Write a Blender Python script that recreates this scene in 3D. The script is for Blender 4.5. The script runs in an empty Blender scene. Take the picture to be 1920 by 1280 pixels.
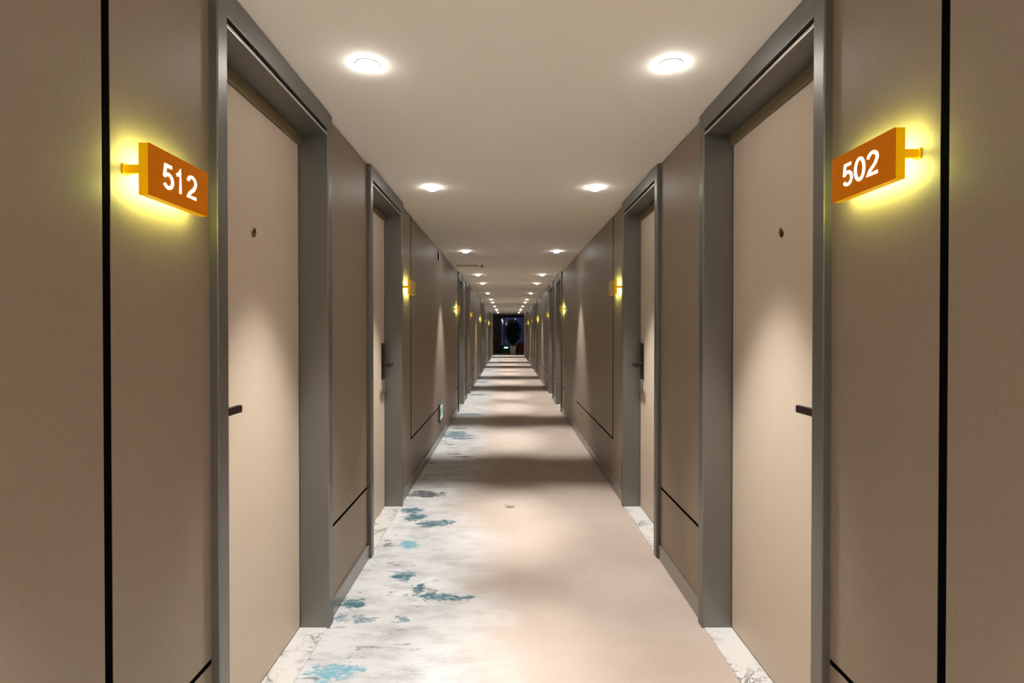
import bpy, bmesh, math, random
from mathutils import Vector, Matrix
random.seed(7)
PI = math.pi
C = bpy.context.scene.collection
S = bpy.context.scene

# ---------------------------------------------------------------- camera, world, exposure
CAM_Z = 1.385
cd = bpy.data.cameras.new('camera'); cam = bpy.data.objects.new('camera', cd); C.objects.link(cam)
cd.sensor_width = 36.0; cd.sensor_fit = 'HORIZONTAL'
cd.lens = 36.0 * 1005 / 1920
cd.shift_x = 8 / 1920
cd.shift_y = -11.2 / 1920
cd.clip_start = 0.05; cd.clip_end = 200
cam.location = (0, 0, CAM_Z); cam.rotation_euler = (math.radians(89.5), 0, 0)
S.camera = cam
S.view_settings.view_transform = 'Standard'
S.view_settings.look = 'None'
S.view_settings.exposure = 0.0
S.cycles.diffuse_bounces = 6
S.view_settings.gamma = 1.0
S.view_settings.use_curve_mapping = False
w = bpy.data.worlds.new('night_sky'); S.world = w; w.use_nodes = True
w.node_tree.nodes['Background'].inputs['Color'].default_value = (0.055, 0.065, 0.14, 1)
w.node_tree.nodes['Background'].inputs['Strength'].default_value = 0.36

SPOT_W = 225.0        # every corridor downlight
LENS_E = 56.0
SIGN_E = 24.0
DOME_E = 48.0       # unseen opal lamp added behind the viewer as fill


# ---------------------------------------------------------------- dimensions
XL, XR, H = -0.855, 0.930, 2.40
Y0, Y1 = -3.0, 32.4
PER, NP = 7.6, 4

# ---------------------------------------------------------------- materials
def mat(name, col, rough=0.6, metal=0.0, spec=0.5, emit=None, es=0.0):
    m = bpy.data.materials.new(name); m.use_nodes = True
    b = m.node_tree.nodes['Principled BSDF']
    b.inputs['Base Color'].default_value = (*col, 1)
    b.inputs['Roughness'].default_value = rough
    b.inputs['Metallic'].default_value = metal
    b.inputs['Specular IOR Level'].default_value = spec
    if emit:
        b.inputs['Emission Color'].default_value = (*emit, 1)
        b.inputs['Emission Strength'].default_value = es
    return m

class N:
    """small helper over a node tree"""
    def __init__(s, m): s.t = m.node_tree; s.b = s.t.nodes['Principled BSDF']
    def n(s, typ, **kw):
        nd = s.t.nodes.new(typ)
        for k, v in kw.items(): setattr(nd, k, v)
        return nd
    def link(s, a, b): s.t.links.new(a, b)
    def math(s, op, a, b=None, c=None):
        nd = s.n('ShaderNodeMath', operation=op)
        for i, v in enumerate((a, b, c)):
            if v is None: continue
            if isinstance(v, (int, float)): nd.inputs[i].default_value = v
            else: s.link(v, nd.inputs[i])
        return nd.outputs[0]
    def coord(s): return s.n('ShaderNodeTexCoord').outputs['Object']
    def noise(s, vec, scale, detail=4, rough=.55, dist=0.0):
        nd = s.n('ShaderNodeTexNoise'); s.link(vec, nd.inputs['Vector'])
        nd.inputs['Scale'].default_value = scale; nd.inputs['Detail'].default_value = detail
        nd.inputs['Roughness'].default_value = rough; nd.inputs['Distortion'].default_value = dist
        return nd
    def mapping(s, vec, scale=(1, 1, 1), loc=(0, 0, 0)):
        nd = s.n('ShaderNodeMapping'); s.link(vec, nd.inputs['Vector'])
        nd.inputs['Scale'].default_value = scale; nd.inputs['Location'].default_value = loc
        return nd.outputs[0]
    def ramp(s, v, a, b, lo=0.0, hi=1.0, smooth=True):
        nd = s.n('ShaderNodeMapRange', interpolation_type='SMOOTHSTEP' if smooth else 'LINEAR')
        s.link(v, nd.inputs[0])
        for i, x in enumerate((a, b, lo, hi)): nd.inputs[i + 1].default_value = x
        return nd.outputs[0]
    def mix(s, f, a, b):
        nd = s.n('ShaderNodeMix', data_type='RGBA')
        if isinstance(f, (int, float)): nd.inputs[0].default_value = f
        else: s.link(f, nd.inputs[0])
        for i, v in ((6, a), (7, b)):
            if isinstance(v, tuple): nd.inputs[i].default_value = (*v, 1)
            else: s.link(v, nd.inputs[i])
        return nd.outputs[2]
    def bump(s, h, strength, dist=0.002):
        nd = s.n('ShaderNodeBump'); s.link(h, nd.inputs['Height'])
        nd.inputs['Strength'].default_value = strength; nd.inputs['Distance'].default_value = dist
        s.link(nd.outputs[0], s.b.inputs['Normal'])

# wall panels: taupe laminate with a very fine grain
M_wall = mat('taupe_panel', (0.44, 0.35, 0.262), 0.5, spec=0.42)
q = N(M_wall); co = q.coord()
n1 = q.noise(q.mapping(co, (60, 60, 6)), 6, 3)
q.link(q.mix(q.ramp(n1.outputs['Fac'], .3, .7), (0.262, 0.206, 0.150), (0.287, 0.226, 0.166)), q.b.inputs['Base Color'])
q.bump(n1.outputs['Fac'], .05)
# door leaves: pale beige laminate
M_door = mat('beige_door_laminate', (0.56, 0.455, 0.35), 0.5, spec=0.35)
q = N(M_door); co = q.coord()
n1 = q.noise(q.mapping(co, (40, 40, 4)), 8, 3)
q.link(q.mix(q.ramp(n1.outputs['Fac'], .3, .7), (0.60, 0.50, 0.395), (0.63, 0.525, 0.415)), q.b.inputs['Base Color'])
M_ceil = mat('ceiling_paint', (0.86, 0.82, 0.75), 0.8, spec=0.2)
q = N(M_ceil); n1 = q.noise(q.coord(), 220, 2); q.bump(n1.outputs['Fac'], .04)
M_black = mat('black_gap', (0.004, 0.0035, 0.003), 1.0, spec=0.0)
M_frame = mat('grey_metal_casing', (0.215, 0.21, 0.195), 0.42, metal=0.75)
q = N(M_frame); n1 = q.noise(q.mapping(q.coord(), (8, 8, 90)), 6, 3)
q.link(q.ramp(n1.outputs['Fac'], .3, .7, .39, .45), q.b.inputs['Roughness'])
M_edge = mat('pale_metal_edge', (0.55, 0.53, 0.50), 0.3, metal=0.7)
M_stop = mat('olive_door_head', (0.20, 0.155, 0.08), 0.6)
M_base = mat('grey_metal_skirting', (0.30, 0.285, 0.26), 0.3, metal=0.5)
M_bronze = mat('dark_bronze', (0.016, 0.008, 0.006), 0.35, metal=0.3)
M_view = mat('brown_viewer_metal', (0.16, 0.105, 0.055), 0.35, metal=0.8)
M_white = mat('white_trim_ring', (0.8, 0.78, 0.74), 0.4)
M_lens = mat('lit_lamp_lens', (1, 1, 1), 0.4, emit=(1.0, 0.972, 0.93), es=LENS_E)
M_amber = mat('amber_sign_box', (0.60, 0.165, 0.0), 0.5, spec=0.05, emit=(0.9, 0.24, 0.0), es=0.10)
M_gold = mat('golden_sign_side', (0.85, 0.43, 0.0), 0.45, spec=0.15, emit=(0.9, 0.42, 0.0), es=0.25)
M_glow = mat('yellow_led_panel', (1, .9, .5), 0.5, emit=(0.86, 1.0, 0.27), es=SIGN_E)
M_digit = mat('lit_white_digits', (1, 1, 1), 0.5, emit=(1.0, 0.95, 0.72), es=1.6)
M_greenplate = mat('lit_pale_green_plate', (.8, .9, .85), 0.4, emit=(0.55, 1.0, 0.75), es=0.35)
M_green = mat('green_lamp', (.1, .8, .4), 0.4, emit=(0.08, 1.0, 0.42), es=1.5)
M_greenlit = mat('bright_green_lamp', (.5, 1, .7), 0.4, emit=(0.4, 1.0, 0.65), es=2.5)
M_red = mat('red_cabinet_paint', (0.45, 0.02, 0.012), 0.4)
M_pot = mat('cream_ceramic', (0.82, 0.79, 0.70), 0.5)
M_soil = mat('soil', (0.03, 0.02, 0.012), 0.95)
M_bark = mat('bark', (0.10, 0.07, 0.045), 0.9)
M_leaf = mat('dark_green_leaf', (0.012, 0.055, 0.012), 0.5)
q = N(M_leaf); n1 = q.noise(q.coord(), 7, 3)
q.link(q.mix(q.ramp(n1.outputs['Fac'], .3, .7), (0.006, 0.040, 0.008), (0.02, 0.11, 0.015)), q.b.inputs['Base Color'])
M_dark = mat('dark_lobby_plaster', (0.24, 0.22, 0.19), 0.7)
M_mullion = mat('grey_window_metal', (0.13, 0.13, 0.15), 0.4, metal=0.4)
M_greywall = mat('grey_lobby_plaster', (0.3, 0.28, 0.26), 0.8)
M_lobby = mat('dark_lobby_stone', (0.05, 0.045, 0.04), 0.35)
M_vent = mat('ceiling_vent_slot', (0.38, 0.35, 0.30), 0.7)
M_glass = bpy.data.materials.new('window_glass'); M_glass.use_nodes = True
t = M_glass.node_tree; t.nodes.remove(t.nodes['Principled BSDF'])
tr = t.nodes.new('ShaderNodeBsdfTransparent'); gl = t.nodes.new('ShaderNodeBsdfGlossy'); mx = t.nodes.new('ShaderNodeMixShader')
gl.inputs['Roughness'].default_value = 0.03; mx.inputs[0].default_value = 0.06; tr.inputs[0].default_value = (.85, .9, 1, 1)
t.links.new(tr.outputs[0], mx.inputs[1]); t.links.new(gl.outputs[0], mx.inputs[2]); t.links.new(mx.outputs[0], t.nodes['Material Output'].inputs[0])

# marble threshold
M_marble = mat('white_marble', (0.8, 0.79, 0.76), 0.25)
q = N(M_marble); co = q.coord()
n1 = q.noise(co, 9, 6, .65, 1.2); n2 = q.noise(co, 38, 5, .7, 2.0)
vein = q.ramp(q.math('ABSOLUTE', q.math('SUBTRACT', n1.outputs['Fac'], 0.5)), 0.0, 0.05, 1, 0)
fleck = q.ramp(n2.outputs['Fac'], .56, .68)
patch = q.ramp(q.noise(co, 5, 2).outputs['Fac'], .42, .62)
f = q.math('MULTIPLY', q.math('MAXIMUM', q.math('MULTIPLY', vein, .8), q.math('MULTIPLY', fleck, .95)), patch)
q.link(q.mix(f, (0.66, 0.65, 0.63), (0.10, 0.10, 0.095)), q.b.inputs['Base Color'])

# carpet: beige field, pale grey watercolour band along the left with blue washes and charcoal strokes
M_carpet = mat('watercolour_carpet', (0.5, 0.4, 0.32), 0.95, spec=0.1)
q = N(M_carpet); co = q.coord()
sep = q.n('ShaderNodeSeparateXYZ'); q.link(co, sep.inputs[0]); X, Y = sep.outputs[0], sep.outputs[1]
big = q.noise(co, 1.6, 4, .6).outputs['Fac']
edge = q.ramp(Y, 1.4, 4.4, 0.02, -0.40, smooth=False)
xx = q.math('ADD', q.math('SUBTRACT', X, edge), q.math('MULTIPLY', q.math('SUBTRACT', big, .5), .7))
pale = q.ramp(xx, -.28, .30, 1, 0)
pile = q.noise(co, 260, 2).outputs['Fac']
fld = q.mix(q.ramp(q.noise(co, 2.2, 3).outputs['Fac'], .35, .65), (0.445, 0.365, 0.31), (0.48, 0.40, 0.345))
palec = q.mix(q.ramp(q.noise(q.mapping(co, (2.2, 5, 1)), 2.0, 5, .65).outputs['Fac'], .40, .70), (0.62, 0.625, 0.63), (0.45, 0.45, 0.455))
col = q.mix(pale, fld, palec)
# grey strokes everywhere on the pale band
st = q.noise(q.mapping(co, (1.0, 4.0, 1)), 5.5, 6, .68, .6).outputs['Fac']
strokes = q.math('MULTIPLY', q.ramp(st, .585, .66), q.ramp(xx, -.45, -.05, .85, 0))
col = q.mix(strokes, col, (0.16, 0.155, 0.15))
# shaped motifs
dn = q.noise(q.mapping(co, (7, 11, 1)), 1.6, 6, .7)
sub = q.n('ShaderNodeVectorMath', operation='SUBTRACT'); q.link(dn.outputs['Color'], sub.inputs[0]); sub.inputs[1].default_value = (.5, .5, .5)
warp = q.n('ShaderNodeVectorMath', operation='MULTIPLY'); q.link(sub.outputs[0], warp.inputs[0]); warp.inputs[1].default_value = (.20, .20, 0)
wv = q.n('ShaderNodeVectorMath', operation='ADD'); q.link(co, wv.inputs[0]); q.link(warp.outputs[0], wv.inputs[1])
MOTIF = [
 (-0.703,2.161,0.110,0.060,'L'),(-0.783,2.713,0.070,0.055,'T'),(-0.689,2.563,0.050,0.026,'G'),(-0.804,2.573,0.040,0.029,'G'),
 (-0.510,2.563,0.035,0.024,'G'),(-0.601,3.019,0.066,0.059,'T'),(-0.480,2.870,0.036,0.060,'T'),(-0.379,2.785,0.120,0.036,'T'),
 (-0.239,2.762,0.100,0.024,'T'),(-0.616,2.829,0.034,0.014,'D'),(-0.416,2.841,0.051,0.012,'D'),(-0.634,3.462,0.069,0.069,'L'),
 (-0.689,3.977,0.087,0.091,'T'),(-0.748,4.130,0.110,0.049,'T'),(-0.542,3.835,0.124,0.058,'T'),(-0.450,3.866,0.064,0.043,'T'),
 (-0.784,3.471,0.035,0.022,'D'),(-0.684,4.519,0.180,0.080,'K'),(-0.743,4.609,0.092,0.046,'K'),(-0.703,7.066,0.281,0.126,'B'),
 (-0.576,6.891,0.185,0.075,'B'),(-0.700,7.250,0.144,0.151,'B'),(-0.681,7.606,0.121,0.063,'D'),(-0.696,6.535,0.078,0.039,'D'),
 (-0.612,6.026,0.094,0.042,'D'),(-0.468,5.873,0.115,0.052,'D'),(-0.270,5.776,0.113,0.028,'D'),(0.013,4.218,0.038,0.026,'D'),
 (-0.635,8.866,0.265,0.113,'B'),(-0.821,5.613,0.078,0.035,'D'),(-0.66,11.6,0.22,0.16,'B'),(-0.72,14.5,0.2,0.2,'B'),(-0.6,15.1,0.2,0.07,'D'),
 (-0.68,18.9,0.2,0.2,'B'),(-0.7,22.2,0.2,0.25,'B'),(-0.70,0.9,0.11,0.08,'T'),(-0.55,0.4,0.14,0.05,'G'),(-0.6,-0.7,0.14,0.10,'B'),
]
ROT = {'L': (0.10, 0.36, 0.47), 'T': (0.022, 0.115, 0.155), 'G': (0.10, 0.19, 0.25), 'D': (0.10, 0.09, 0.085), 'B': (0.085, 0.17, 0.21), 'K': (0.035, 0.05, 0.06)}
AMT = {'L': .85, 'T': .92, 'G': .8, 'D': .75, 'B': .85, 'K': .9}
rag = q.math('MULTIPLY', q.math('SUBTRACT', q.noise(q.mapping(co, (10, 22, 1)), 1.7, 7, .72, .5).outputs['Fac'], .47), 2.4)
for key in 'LBGTDK':
    acc = None
    for (mx_, my_, rx, ry, k) in MOTIF:
        if k != key: continue
        mp = q.mapping(wv.outputs[0], (1 / (rx * 1.15), 1 / (ry * 1.15), 0), (-mx_ / (rx * 1.15), -my_ / (ry * 1.15), 0))
        ln = q.n('ShaderNodeVectorMath', operation='LENGTH'); q.link(mp, ln.inputs[0])
        v = q.ramp(q.math('ADD', ln.outputs['Value'], rag), .62, 1.02, 1, 0)
        acc = v if acc is None else q.math('MAXIMUM', acc, v)
    tx = q.ramp(q.noise(q.mapping(co, (9, 16, 1)), 2.0, 5, .7).outputs['Fac'], .30, .55, .45, 1.0)
    col = q.mix(q.math('MULTIPLY', q.math('MULTIPLY', acc, AMT[key]), tx), col, ROT[key])
pl = q.ramp(pile, .25, .75, .90, 1.06)
vm = q.n('ShaderNodeVectorMath', operation='SCALE'); q.link(col, vm.inputs[0]); q.link(pl, vm.inputs['Scale'])
q.link(vm.outputs[0], q.b.inputs['Base Color'])
q.b.inputs['Sheen Weight'].default_value = 0.1
q.bump(pile, .25, .003)

# ---------------------------------------------------------------- mesh helpers
def box(bm, x0, x1, y0, y1, z0, z1, mi=0, bev=0.0):
    b2 = bmesh.new()
    bmesh.ops.create_cube(b2, size=1)
    for v in b2.verts:
        v.co = Vector((x0 + (v.co.x + .5) * (x1 - x0), y0 + (v.co.y + .5) * (y1 - y0), z0 + (v.co.z + .5) * (z1 - z0)))
    if bev: bmesh.ops.bevel(b2, geom=b2.edges[:], offset=bev, segments=2, profile=.6, affect='EDGES')
    for f in b2.faces: f.material_index = mi
    tmp = bpy.data.meshes.new('tmp'); b2.to_mesh(tmp); b2.free(); bm.from_mesh(tmp); bpy.data.meshes.remove(tmp)
    return bm
def lathe(bm, prof, seg=32, mi=0, axis='Z', loc=(0, 0, 0)):
    rings = []
    for r, z in prof:
        ring = []
        for i in range(seg):
            a = 2 * PI * i / seg
            p = (r * math.cos(a), r * math.sin(a), z)
            if axis == 'X': p = (z, r * math.cos(a), r * math.sin(a))
            ring.append(bm.verts.new(Vector(p) + Vector(loc)))
        rings.append(ring)
    for a, b in zip(rings, rings[1:]):
        for i in range(seg):
            f = bm.faces.new((a[i], a[(i + 1) % seg], b[(i + 1) % seg], b[i])); f.material_index = mi; f.smooth = True
    for ring in (rings[0], rings[-1]):
        try: f = bm.faces.new(ring); f.material_index = mi
        except ValueError: pass
    bmesh.ops.recalc_face_normals(bm, faces=bm.faces[:])
def obj(name, bm, mats, parent=None, loc=(0, 0, 0), smooth=False):
    me = bpy.data.meshes.new(name)
    if not isinstance(mats, (list, tuple)): mats = [mats]
    if isinstance(bm, bmesh.types.BMesh):
        bm.to_mesh(me); bm.free()
    else: me = bm
    for m in mats: me.materials.append(m)
    o = bpy.data.objects.new(name, me); C.objects.link(o); o.location = loc
    if parent: o.parent = parent
    if smooth:
        for p in me.polygons: p.use_smooth = True
    return o
def tag(o, label, cat, group=None, kind=None):
    o['label'] = label; o['category'] = cat
    if group: o['group'] = group
    if kind: o['kind'] = kind
    return o
def empty(name, loc=(0, 0, 0), rz=0):
    o = bpy.data.objects.new(name, None); C.objects.link(o); o.location = loc; o.rotation_euler = (0, 0, rz)
    o.empty_display_size = .1
    return o
def kids(o): return [c for c in bpy.data.objects if c.parent == o]
def copy_tree(o, parent=None, name=None):
    c = o.copy(); C.objects.link(c)
    if name: c.name = name
    if parent: c.parent = parent
    for ch in kids(o):
        copy_tree(ch, c)
    return c

# ---------------------------------------------------------------- shell
D_IN = [(1.54, 2.54), (3.26, 4.26)]            # outer edges of the two door frames of one period
ZG = 0.432                                      # horizontal groove
def wall(side):
    """panels with black grooves between them; x grows towards the corridor"""
    bm = bmesh.new()
    def pan(a, b, z0, z1):
        x = XL if side < 0 else XR
        x0, x1 = (x - .03, x) if side < 0 else (x, x + .03)
        box(bm, x0, x1, a, b, z0, z1, 0)
    def back(a, b):
        x = XL if side < 0 else XR
        x0, x1 = (x - .20, x - .016) if side < 0 else (x + .016, x + .20)
        box(bm, x0, x1, a, b, 0, H, 1)
    zt, g = 2.392, .0085
    def fill(a, b, z0, z1):
        x = XL if side < 0 else XR
        x0, x1 = (x - .03, x - .0015) if side < 0 else (x + .0015, x + .03)
        box(bm, x0, x1, a, b, z0, z1, 1)
    prev = Y0
    for k in range(NP):
        o = PER * k
        # long panel up to the wide gap before the first door
        start = prev
        back(start, o + 1.54)
        if k == 0:
            pan(start, o + 1.132, 0, ZG - g); pan(start, o + 1.132, ZG + g, zt)
        else:
            a = start + .455
            pan(start, o + 1.132, 0, ZG - g)
            pan(start, a, ZG - g, zt)
            pan(a + .034, o + 1.132, ZG + g, zt)
            e = start + (2.45 if side < 0 else 3.0)
            pan(e, o + 1.132, ZG - g, ZG + g)
        fill(o + 1.132, o + 1.156, 0, zt); fill(o + 1.156, o + 1.54, ZG - g, ZG + g); fill(o + 2.548, o + 3.252, ZG - g, ZG + g)
        fill((start + .455) if k else start, e if k else o + 1.132, ZG - g, ZG + g)
        if k: fill(start + .455, start + .489, ZG + g, zt)
        pan(o + 1.156, o + 1.54, 0, ZG - g); pan(o + 1.156, o + 1.54, ZG + g, zt)
        back(o + 2.54, o + 3.26)
        pan(o + 2.548, o + 3.252, 0, ZG - g); pan(o + 2.548, o + 3.252, ZG + g, zt)
        prev = o + 4.26
    back(prev, Y1); fill(prev + .455, prev + .489, ZG + g, zt); e = prev + (2.45 if side < 0 else 3.0); fill(prev + .455, e, ZG - g, ZG + g); pan(e, Y1, ZG - g, ZG + g)
    pan(prev, Y1, 0, ZG - g); pan(prev, prev + .455, ZG - g, zt); pan(prev + .489, Y1, ZG + g, zt)
    # masonry over and behind the doors
    x = XL if side < 0 else XR
    x0, x1 = (x - .30, x - .20) if side < 0 else (x + .20, x + .30)
    box(bm, x0, x1, Y0, Y1, 0, H, 1)
    return bm
wl = obj('wall_left', wall(-1), [M_wall, M_black])
tag(wl, 'taupe panelled corridor wall on the left with black grooves', 'wall', kind='structure')
wr = obj('wall_right', wall(1), [M_wall, M_black])
tag(wr, 'taupe panelled corridor wall on the right with black grooves', 'wall', kind='structure')
bm = bmesh.new(); box(bm, XL - .3, XR + .3, Y0 - .15, Y0, 0, H)
tag(obj('wall_back', bm, M_wall), 'plain taupe wall closing the corridor behind the viewer', 'wall', kind='structure')
bm = bmesh.new(); box(bm, XL - .3, XR + .3, Y0 - .15, Y1, -.08, 0)
tag(obj('floor', bm, M_carpet), 'beige corridor carpet with blue and grey watercolour marks', 'floor', kind='structure')
bm = bmesh.new(); box(bm, XL - .3, XR + .3, Y0 - .15, Y1, H, H + .1)
tag(obj('ceiling', bm, M_ceil), 'smooth off-white corridor ceiling', 'ceiling', kind='structure')

def skirting(side):
    bm = bmesh.new()
    x = XL if side < 0 else XR
    runs = []
    prev = Y0
    for k in range(NP):
        o = PER * k
        runs += [(prev, o + 1.54), (o + 2.54, o + 3.26)]; prev = o + 4.26
    runs.append((prev, Y1))
    for a, b in runs:
        x0, x1 = (x, x + .012) if side < 0 else (x - .012, x)
        box(bm, x0, x1, a + .002, b - .002, 0.0, .085, 0, .003)
    return bm
tag(obj('baseboard_left', skirting(-1), M_base), 'low grey metal skirting along the left wall', 'baseboard', kind='structure')
tag(obj('baseboard_right', skirting(1), M_base), 'low grey metal skirting along the right wall', 'baseboard', kind='structure')

# ---------------------------------------------------------------- doors
HW, CW = .5, .055            # half outer width, casing width
XF = .025                    # casing stands proud of the wall by this
REC = -.112                  # face of the leaf
def make_door(handle):       # handle = -1: lock near the -y jamb
    root = empty('door')
    bm = bmesh.new()
    for s in (-1, 1):
        y0, y1 = sorted((s * HW, s * (HW - CW)))
        box(bm, -.19, XF, y0, y1, 0, 2.395, 0, .004)
    a = HW - CW
    box(bm, -.19, XF, -a - .003, a + .003, 2.315, 2.395, 0, .002)      # header face
    box(bm, -.19, XF - .016, -a - .003, a + .003, 2.300, 2.316, 1)       # shadow gap
    box(bm, -.19, XF - .004, -a - .003, a + .003, 2.288, 2.300, 2, .0015)     # thin pale lip and soffit
    for f in bm.faces:
        if f.material_index == 2 and f.normal.z < -.9: f.material_index = 0
    obj('door_frame', bm, [M_frame, M_black, M_edge], root)
    bm = bmesh.new(); box(bm, -.16, REC + .012, -a, a, 2.243, 2.288, 0, .001)
    obj('door_head', bm, M_stop, root)['label'] = 'olive brown strip above the door leaf'
    bm = bmesh.new(); box(bm, -.19, -.158, -a, a, 0.0, 2.288)
    obj('seal', bm, M_black, root)
    bm = bmesh.new(); box(bm, REC - .044, REC, -a + .006, a - .006, .010, 2.241, 0, .0015)
    leaf = obj('door_leaf', bm, M_door, root)
    bm = bmesh.new(); box(bm, REC - .044, XF - .012, -a, a, -.02, .004, 0, .001)
    obj('threshold', bm, M_marble, root)['label'] = 'white marble threshold with grey veins'
    # lock plate and lever
    yl = handle * (a - .072)
    bm = bmesh.new(); box(bm, REC, REC + .012, yl - .036, yl + .036, 1.012, 1.29, 0, .004)
    lock = obj('lock_plate', bm, M_bronze, leaf); lock['label'] = 'dark bronze lock plate'
    bm = bmesh.new()
    lathe(bm, [(.022, REC + .012), (.022, REC + .018), (.011, REC + .022), (.011, REC + .076)], 20, 0, 'X', (0, yl, 1.125))
    y0, y1 = sorted((yl + handle * .012, yl - handle * .125))
    box(bm, REC + .062, REC + .080, y0, y1, 1.112, 1.138, 0, .005)
    obj('lever_handle', bm, M_bronze, leaf)['label'] = 'dark bronze lever'
    bm = bmesh.new(); box(bm, REC, REC + .006, yl - .012, yl + .012, .90, .985, 0, .003)  # small strip standing in for the shadow on the door below the lock
    obj('door_shadow_strip', bm, M_stop, leaf)
    # door viewer: ring, glass and drop cover
    bm = bmesh.new()
    lathe(bm, [(.0085, REC), (.0085, REC + .002), (.0105, REC + .0045), (.0125, REC + .0025), (.0125, REC)], 24, 0, 'X', (0, .0, 1.752))
    obj('peephole', bm, M_view, leaf)
    bm = bmesh.new()
    v = [bm.verts.new((REC + x, y, 1.752 + z)) for x in (.004, .008) for y, z in ((-.0115, .005), (.0115, .005), (.004, .019), (0, .023), (-.004, .019))]
    for i in range(5): bm.faces.new((v[i], v[(i + 1) % 5], v[5 + (i + 1) % 5], v[5 + i]))
    bm.faces.new(v[:5]); bm.faces.new(v[5:]); bmesh.ops.recalc_face_normals(bm, faces=bm.faces[:])
    obj('peephole_cover', bm, M_view, leaf)
    return root
protoA, protoB = make_door(-1), make_door(1)
ORD = ['nearest', 'second', 'third', 'fourth', 'fifth', 'sixth', 'seventh', 'eighth']
n = 0
used = set()
DOORS = []
for k in range(NP):
    for j, (a, b) in enumerate(D_IN):
        yc = (a + b) / 2 + PER * k
        for side, nm in ((-1, 'left'), (1, 'right')):
            # rotating a left-wall door by 180 degrees swaps its handle side
            p = (protoA if j == 0 else protoB) if side < 0 else (protoB if j == 0 else protoA)
            d = p if p.name not in used and not used.add(p.name) else copy_tree(p)
            n += 1
            d.name = 'door_%d' % n; used.add(d.name)
            d.location = (XL, yc, 0) if side < 0 else (XR, yc, 0)
            d.rotation_euler = (0, 0, 0 if side < 0 else PI)
            i = 2 * k + j
            extra = {(0, -1): ' beside the lit sign 512', (0, 1): ' beside the lit sign 502'}.get((i, side), '')
            tag(d, '%s beige room door on the %s wall in a grey metal frame%s' % (ORD[i], nm, extra), 'door', 'room doors along the corridor', 'structure')

# ---------------------------------------------------------------- room number signs
SL, SH, ST, OFF = .232, .115, .024, .036     # length, height, thickness, stand-off
def make_sign():
    root = empty('room_sign')
    bm = bmesh.new()
    x0, x1 = OFF, OFF + ST
    t_ = .003
    box(bm, x1 - t_, x1, -SL / 2, SL / 2, -SH / 2, SH / 2, 0)                         # face
    obj('sign_face', bm, M_amber, root)
    bm = bmesh.new()
    for s in (-1, 1):
        y0, y1 = sorted((s * SL / 2, s * (SL / 2 - t_)))
        box(bm, x0, x1 - t_, y0, y1, -SH / 2, SH / 2, 0)
        z0, z1 = sorted((s * SH / 2, s * (SH / 2 - t_)))
        box(bm, x0, x1 - t_, -SL / 2 + t_, SL / 2 - t_, z0, z1, 0)
    obj('sign_rim', bm, M_gold, root)
    bm = bmesh.new(); box(bm, x0 + .004, x0 + .008, -SL / 2 + .004, SL / 2 - .004, -SH / 2 + .004, SH / 2 - .004)
    obj('light_panel', bm, M_glow, root)['label'] = 'glowing yellow panel facing the wall'
    for s in (-1, 1):
        bm = bmesh.new()
        y0, y1 = sorted((s * (SL / 2 - .002), s * (SL / 2 - .012)))
        box(bm, .004, x0 + .006, y0, y1, -.010, .010, 0, .001)
        box(bm, 0, .005, y0 - .004, y1 + .004, -.012, .012, 0, .001)
        obj('bracket', bm, M_gold, root)
    return root
M_face = mat('golden_sign_face', (0.42, 0.26, 0.02), 0.4, emit=(0.8, 0.5, 0.05), es=0.06)
sign0 = make_sign()
def arc(cx, cy, rx, ry, a0, a1, n=14):
    return [(cx + rx * math.cos(math.radians(a0 + (a1 - a0) * i / n)), cy + ry * math.sin(math.radians(a0 + (a1 - a0) * i / n))) for i in range(n + 1)]
GLYPH = {   # centre lines in a cell about .6 wide and 1 high
    '5': [(.50, .93), (.16, .93), (.10, .52)] + arc(.30, .33, .235, .27, 138, -150, 22),
    '1': [(.08, .74), (.20, .79), (.27, .90), (.29, .965), (.29, .03)],
    '0': arc(.30, .50, .235, .445, 90, 450, 40),
    '2': arc(.30, .70, .235, .24, 172, -22, 18) + [(.42, .44), (.16, .22), (.07, .07), (.56, .07)],
}
def stroke(bm, pts, wd, depth, fn):
    cols = []
    closed = (Vector(pts[0]) - Vector(pts[-1])).length < 1e-4
    for i, p in enumerate(pts):
        a = Vector(pts[i - 1]) if i else (Vector(pts[-2]) if closed else Vector(p)); b = Vector(pts[i + 1]) if i < len(pts) - 1 else (Vector(pts[1]) if closed else Vector(p))
        p = Vector(p)
        d1 = (p - a).normalized() if (p - a).length > 1e-6 else (b - p).normalized()
        d2 = (b - p).normalized() if (b - p).length > 1e-6 else d1
        t_ = (d1 + d2).normalized(); nn = Vector((-t_.y, t_.x)); k_ = min(1.6, 1 / max(.3, nn.dot(Vector((-d1.y, d1.x)))))
        l, r_ = p + nn * wd / 2 * k_, p - nn * wd / 2 * k_
        cols.append([bm.verts.new(fn(c.x, c.y, z)) for z in (0, depth) for c in (l, r_)])
    for a, b in zip(cols, cols[1:]):
        for e, f in ((0, 1), (1, 3), (3, 2), (2, 0)): bm.faces.new((a[e], a[f], b[f], b[e]))
    for c in (cols[0], cols[-1]): bm.faces.new((c[0], c[1], c[3], c[2]))
def digits(text, root):
    bm = bmesh.new()
    h_, cell = .058, .047
    for i, ch in enumerate(text):
        y0 = (i - 1) * cell - .60 * h_ * .68
        stroke(bm, GLYPH[ch], .135, .0014, lambda x, y, z: (z, y0 + x * h_ * 1.18, (y - .5) * h_))
    bmesh.ops.recalc_face_normals(bm, faces=bm.faces[:])
    d = obj('digits', bm, M_digit, root, (OFF + ST - .0002, 0, 0)); d['label'] = 'white lit digits %s' % text
    return d
far_face = bpy.data.meshes['sign_face'].copy(); far_face.materials[0] = M_face
first = True
SIGNS = []
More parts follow.
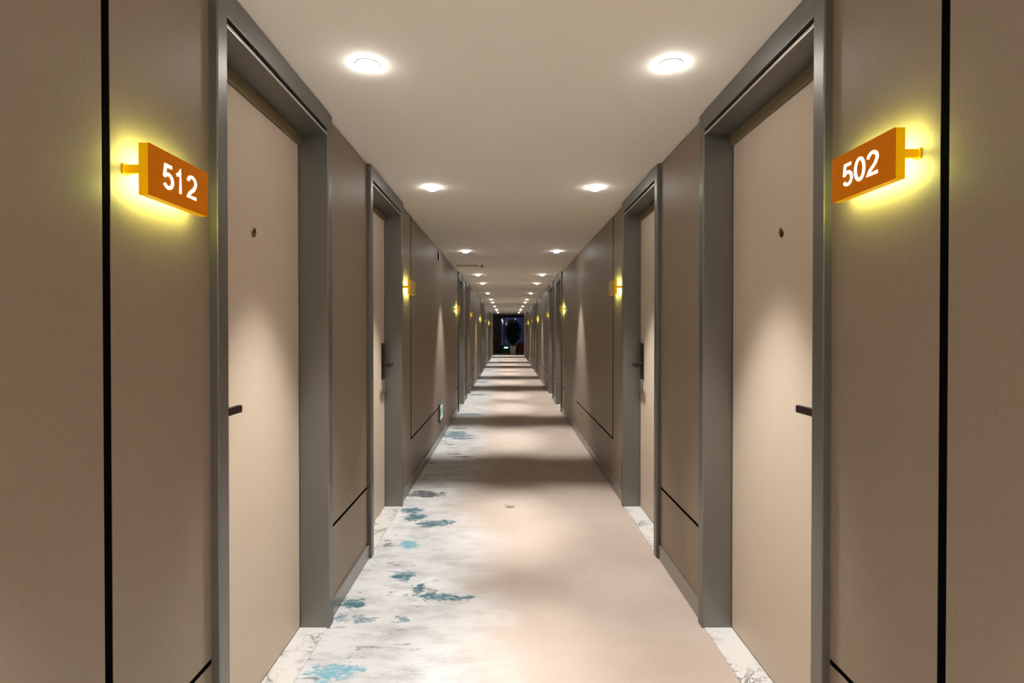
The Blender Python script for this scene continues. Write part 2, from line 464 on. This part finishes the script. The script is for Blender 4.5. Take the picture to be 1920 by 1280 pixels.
for k in range(NP):
    for j in range(2):
        for side, nm in ((-1, 'left'), (1, 'right')):
            if first: s = sign0; first = False
            else: s = copy_tree(sign0)
            SIGNS.append((s, k, j, side, nm))
for s, k, j, side, nm in SIGNS:
    y = (1.308 if j == 0 else 4.50) + PER * k
    z = 1.745
    if k == 0 and j == 0: y = 1.308 if side < 0 else 1.325; z = 1.745 if side < 0 else 1.785
    s.location = (XL, y, z) if side < 0 else (XR, y, z)
    s.rotation_euler = (0, 0, 0 if side < 0 else PI)
    i = 2 * k + j
    if i == 0:
        num = '512' if side < 0 else '502'
        digits(num, s)
        tag(s, 'amber backlit room sign reading %s on the %s wall' % (num, nm), 'sign', 'backlit room signs')
    else:
        for c in kids(s):
            if c.name.startswith('sign_face'):
                c.data = far_face
        tag(s, 'small golden backlit room sign beside the %s door on the %s' % (ORD[i], nm), 'sign', 'backlit room signs')

# ---------------------------------------------------------------- ceiling downlights
def make_light():
    root = empty('downlight')
    bm = bmesh.new()
    lathe(bm, [(.0365, -.002), (.038, -.0035), (.044, -.003), (.046, -.001), (.046, 0), (.0365, 0)], 32)
    obj('trim_ring', bm, M_white, root)
    bm = bmesh.new()
    lathe(bm, [(.037, -.001), (.0368, -.012), (.033, -.019), (.020, -.024), (.004, -.0255)], 28)
    obj('lens', bm, M_lens, root, smooth=True)
    sp = bpy.data.objects.new('downlight_beam', sd); C.objects.link(sp); sp.location = (0, 0, -.036); sp.parent = root
    return root
sd = bpy.data.lights.new('downlight_beam', 'SPOT'); sd.energy = SPOT_W; sd.color = (1.0, 0.972, 0.93)
sd.spot_size = math.radians(54.5); sd.spot_blend = 0.72; sd.shadow_soft_size = .03
sd_fill = sd.copy(); sd_fill.energy = SPOT_W * 1.7  # stronger beam for the unseen fill pairs
light0 = make_light(); first = True
LX = (-.535, .620)
LY = []
for k in range(NP):
    for j, yy in enumerate((2.05, 3.80, 6.82)): LY.append((yy + PER * k, (k, j)))
LY += [(-.80, None), (.30, None)]  # unseen pairs added near the viewer as fill; rear one keeps the spacing
for yy, kj in LY:
    for side, nm in ((0, 'left'), (1, 'right')):
        if first: o = light0; first = False
        else: o = copy_tree(light0)
        o.location = (LX[side], yy, H)
        if kj is None:
            for c in kids(o):
                if c.type == 'LIGHT': c.data = sd_fill
        if kj is None: lab = 'round unseen ceiling downlight added %s on the %s' % ('behind the viewer' if yy < 0 else 'above the viewer', nm)
        else:
            i = 2 * kj[0]
            if kj[1] < 2: lab = 'round lit ceiling downlight in front of the %s door on the %s' % (ORD[i + kj[1]], nm)
            elif i + 2 < 8: lab = 'round lit ceiling downlight between the %s and %s doors on the %s' % (ORD[i + 1], ORD[i + 2], nm)
            else: lab = 'round lit ceiling downlight past the last door on the %s' % nm
        tag(o, lab, 'downlight', 'recessed corridor downlights')

# ---------------------------------------------------------------- small fittings
# unseen opal dome lamp added behind the viewer to light the near walls
r = empty('fill_dome_lamp', (.04, -1.9, H))
bm = bmesh.new(); lathe(bm, [(.23, 0), (.23, -.012), (.21, -.016), (.0, -.016)][:3], 40); obj('base_plate', bm, M_white, r)
bm = bmesh.new(); lathe(bm, [(.205 * math.cos(a * PI / 24), -.014 - .085 * math.sin(a * PI / 24)) for a in range(12)], 40)
M_opal = mat('fill_opal_dome', (1, 1, 1), 0.4, emit=(1.0, 0.972, 0.93), es=DOME_E); obj('shade', bm, M_opal, r, smooth=True)
tag(r, 'large round opal fill lamp added unseen behind the viewer', 'lamp')
# ceiling access slot and sprinkler between the second and third door pairs
bm = bmesh.new()
box(bm, -.80, -.46, 8.28, 8.36, H - .004, H, 0)
for i in range(3): box(bm, -.79, -.47, 8.295 + i * .02, 8.303 + i * .02, H - .010, H - .003, 0)
tag(obj('ceiling_vent', bm, M_vent), 'narrow dark slotted vent in the ceiling by the left wall', 'vent')
bm = bmesh.new()
lathe(bm, [(.030, 0), (.030, -.004), (.012, -.008), (.010, -.028), (.006, -.034), (.022, -.036), (.022, -.039), (.004, -.040)], 20, 0, 'Z')
tag(obj('sprinkler', bm, M_mullion, None, (-.40, 8.32, H)), 'small dark sprinkler head hanging from the ceiling beside the vent', 'sprinkler')
# black sensor high on the left wall
r = empty('wall_sensor', (XL, 6.60, 2.30))
bm = bmesh.new(); box(bm, 0, .018, -.035, .035, -.05, .05, 0, .003); obj('housing', bm, M_white, r)
bm = bmesh.new(); box(bm, .002, .016, -.039, -.034, -.046, .046, 0, .001); obj('grille', bm, M_black, r)['label'] = 'black narrow side'
tag(r, 'small white wall box with a black side near the ceiling on the left wall', 'sensor')
# low evacuation sign on the left wall
r = empty('evacuation_sign', (XL, 6.78, .365))
bm = bmesh.new()
for s in (-1, 1):
    y0, y1 = sorted((s * .19, s * .165)); box(bm, 0, .022, y0, y1, -.115, .115, 0, .003)
    z0, z1 = sorted((s * .115, s * .092)); box(bm, 0, .022, -.166, .166, z0, z1, 0, .003)
obj('sign_frame', bm, M_mullion, r)
bm = bmesh.new(); box(bm, 0, .014, -.166, .166, -.093, .093); pl_ = obj('sign_plate', bm, M_greenplate, r)
bm = bmesh.new()
box(bm, .014, .0155, -.12, .02, -.05, .05, 0)
v = [bm.verts.new((x, y, z)) for x in (.014, .0155) for y, z in ((.04, -.05), (.12, 0), (.04, .05))]
for i in range(3): bm.faces.new((v[i], v[(i + 1) % 3], v[3 + (i + 1) % 3], v[3 + i]))
bm.faces.new(v[:3]); bm.faces.new(v[3:]); bmesh.ops.recalc_face_normals(bm, faces=bm.faces[:])
M_mark = mat('green_sign_mark', (.35, .6, .48), 0.4); obj('arrow_mark', bm, M_mark, pl_)
tag(r, 'low pale green lit escape sign in a grey frame near the left skirting', 'sign')

# ---------------------------------------------------------------- dark lobby beyond the corridor
LXa, LXb, LY1 = -2.6, 2.6, 36.4
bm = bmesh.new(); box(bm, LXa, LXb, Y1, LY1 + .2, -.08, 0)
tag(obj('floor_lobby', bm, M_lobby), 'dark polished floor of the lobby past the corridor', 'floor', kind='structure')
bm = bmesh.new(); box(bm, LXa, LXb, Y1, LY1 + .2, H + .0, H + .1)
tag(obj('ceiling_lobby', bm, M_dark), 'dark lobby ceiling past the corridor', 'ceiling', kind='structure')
bm = bmesh.new(); box(bm, XL - .3, XR + .3, Y1 - .06, Y1, 2.33, H)
tag(obj('trim_1', bm, M_greywall), 'pale lintel strip across the far end of the corridor', 'trim', kind='structure')
bm = bmesh.new(); box(bm, XL, XR, Y1 - .10, Y1, 0, .006, 0, .001)
tag(obj('trim_2', bm, M_marble), 'pale stone strip on the floor at the corridor end', 'trim', kind='structure')
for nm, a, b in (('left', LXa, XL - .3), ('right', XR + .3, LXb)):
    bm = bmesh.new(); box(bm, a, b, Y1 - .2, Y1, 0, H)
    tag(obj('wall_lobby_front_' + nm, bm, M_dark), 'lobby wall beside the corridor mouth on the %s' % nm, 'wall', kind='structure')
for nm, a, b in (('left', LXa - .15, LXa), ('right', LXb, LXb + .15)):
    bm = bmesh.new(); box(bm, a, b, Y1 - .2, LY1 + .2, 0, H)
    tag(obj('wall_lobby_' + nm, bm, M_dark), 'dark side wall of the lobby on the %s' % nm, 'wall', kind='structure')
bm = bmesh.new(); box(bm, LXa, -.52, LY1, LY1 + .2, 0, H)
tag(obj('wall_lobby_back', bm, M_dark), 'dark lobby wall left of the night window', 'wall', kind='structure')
wn = empty('window_1', (0, LY1 + .05, 0))
bm = bmesh.new()
box(bm, -.52, LXb, 0, .10, 0, .42, 0, .004); box(bm, -.52, LXb, 0, .10, 2.30, H, 0, .004)
for x in (-.52, -.30, 1.1, 2.5): box(bm, x, x + .09, -.02, .10, .0, H, 0, .004)
obj('window_frame', bm, M_mullion, wn)
bm = bmesh.new(); box(bm, -.5, LXb, .045, .055, .42, 2.30)
obj('window_pane', bm, M_glass, wn)
tag(wn, 'tall dark blue night window at the end of the corridor', 'window', kind='structure')

lb = copy_tree(light0); lb.location = (-1.75, 34.6, H)  # unseen downlight added to brighten the dark lobby
tag(lb, 'round unseen ceiling downlight added inside the lobby past the corridor', 'downlight')
# potted tree
pt = empty('potted_tree', (.31, 32.0, 0))
bm = bmesh.new()
def sq(r, z): return [bm.verts.new((sx * r, sy * r, z)) for sx, sy in ((-1, -1), (1, -1), (1, 1), (-1, 1))]
L = [sq(.145, 0), sq(.20, .47), sq(.205, .50), sq(.18, .50), sq(.175, .44)]
for a, b in zip(L, L[1:]):
    for i in range(4): bm.faces.new((a[i], a[(i + 1) % 4], b[(i + 1) % 4], b[i]))
bm.faces.new(L[0]); bm.faces.new(L[-1]); bmesh.ops.recalc_face_normals(bm, faces=bm.faces[:])
bmesh.ops.bevel(bm, geom=bm.edges[:], offset=.006, segments=2, affect='EDGES')
pot = obj('pot', bm, M_pot, pt)
bm = bmesh.new(); box(bm, -.17, .17, -.17, .17, .43, .455); obj('soil', bm, M_soil, pot)
bm = bmesh.new()
for i in range(3):
    a = i * 2.1; px, py = .04 * math.cos(a), .04 * math.sin(a)
    pts = [(px, py, .45), (px * 1.5 + .02 * math.sin(a * 3), py * 1.5, .8), (px * 3, py * 3, 1.2), (px * 5, py * 5, 1.65)]
    rings = []
    for q_, (x, y, z) in enumerate(pts):
        rr = .022 - .004 * q_
        rings.append([bm.verts.new((x + rr * math.cos(b * PI / 3), y + rr * math.sin(b * PI / 3), z)) for b in range(6)])
    for r1, r2 in zip(rings, rings[1:]):
        for b in range(6): bm.faces.new((r1[b], r1[(b + 1) % 6], r2[(b + 1) % 6], r2[b]))
obj('trunk', bm, M_bark, pt)
bm = bmesh.new()
def leaf(bm, p, d, up, L_, W_):
    d = d.normalized(); s = d.cross(up)
    if s.length < 1e-3: s = Vector((1, 0, 0))
    s.normalize(); nn = s.cross(d)
    mid = []
    for t_, wd in ((0, .05), (.3, 1), (.65, .8), (1, .03)):
        c = p + d * (L_ * t_) - nn * (L_ * .35 * t_ * t_)
        mid.append((bm.verts.new(c - s * W_ * wd - nn * .0), bm.verts.new(c + nn * W_ * .25 * wd), bm.verts.new(c + s * W_ * wd)))
    for a, b in zip(mid, mid[1:]):
        bm.faces.new((a[0], a[1], b[1], b[0])); bm.faces.new((a[1], a[2], b[2], b[1]))
for i in range(3000):
    while True:
        u = Vector((random.uniform(-1, 1), random.uniform(-1, 1), random.uniform(-1, 1)))
        if .15 < u.length < 1: break
    zz = 1.31 + u.z * .80
    rad = .47 if u.z > -.2 else .47 - .16 * (-.2 - u.z) / .8
    p = Vector((u.x * rad, u.y * rad, zz))
    d = Vector((u.x + random.uniform(-.6, .6), u.y + random.uniform(-.6, .6), random.uniform(-.3, .7)))
    leaf(bm, p, d, Vector((0, 0, 1)), random.uniform(.09, .16), random.uniform(.022, .034))
obj('foliage', bm, M_leaf, pt)
tag(pt, 'dark green bushy tree in a tapered cream pot at the corridor end', 'plant')

# green emergency lamp beside the pot
r = empty('emergency_lamp', (-.10, 32.8, 0))
bm = bmesh.new(); box(bm, -.22, .22, -.04, .04, .02, .52, 0, .01); box(bm, -.24, .24, -.07, .07, 0, .03, 0, .005)
M_gbox = mat('green_stand_paint', (.02, .10, .05), .4); obj('stand', bm, M_gbox, r)
bm = bmesh.new(); box(bm, -.11, .11, -.055, -.038, .32, .40, 0, .006); obj('lit_panel', bm, M_greenlit, r)
tag(r, 'small green glowing lamp on a dark stand left of the cream pot', 'lamp')
# red cabinet
r = empty('red_cabinet', (.86, 32.8, 0))
bm = bmesh.new(); box(bm, -.22, .22, -.12, .12, 0, .66, 0, .008); obj('body', bm, M_red, r)
bm = bmesh.new(); box(bm, -.20, .20, -.132, -.119, .03, .63, 0, .004); d_ = obj('door', bm, M_red, r)
bm = bmesh.new(); box(bm, -.19, -.17, -.15, -.13, .28, .40, 0, .003); obj('handle', bm, M_mullion, d_)
tag(r, 'low red cabinet standing right of the potted tree', 'cabinet')
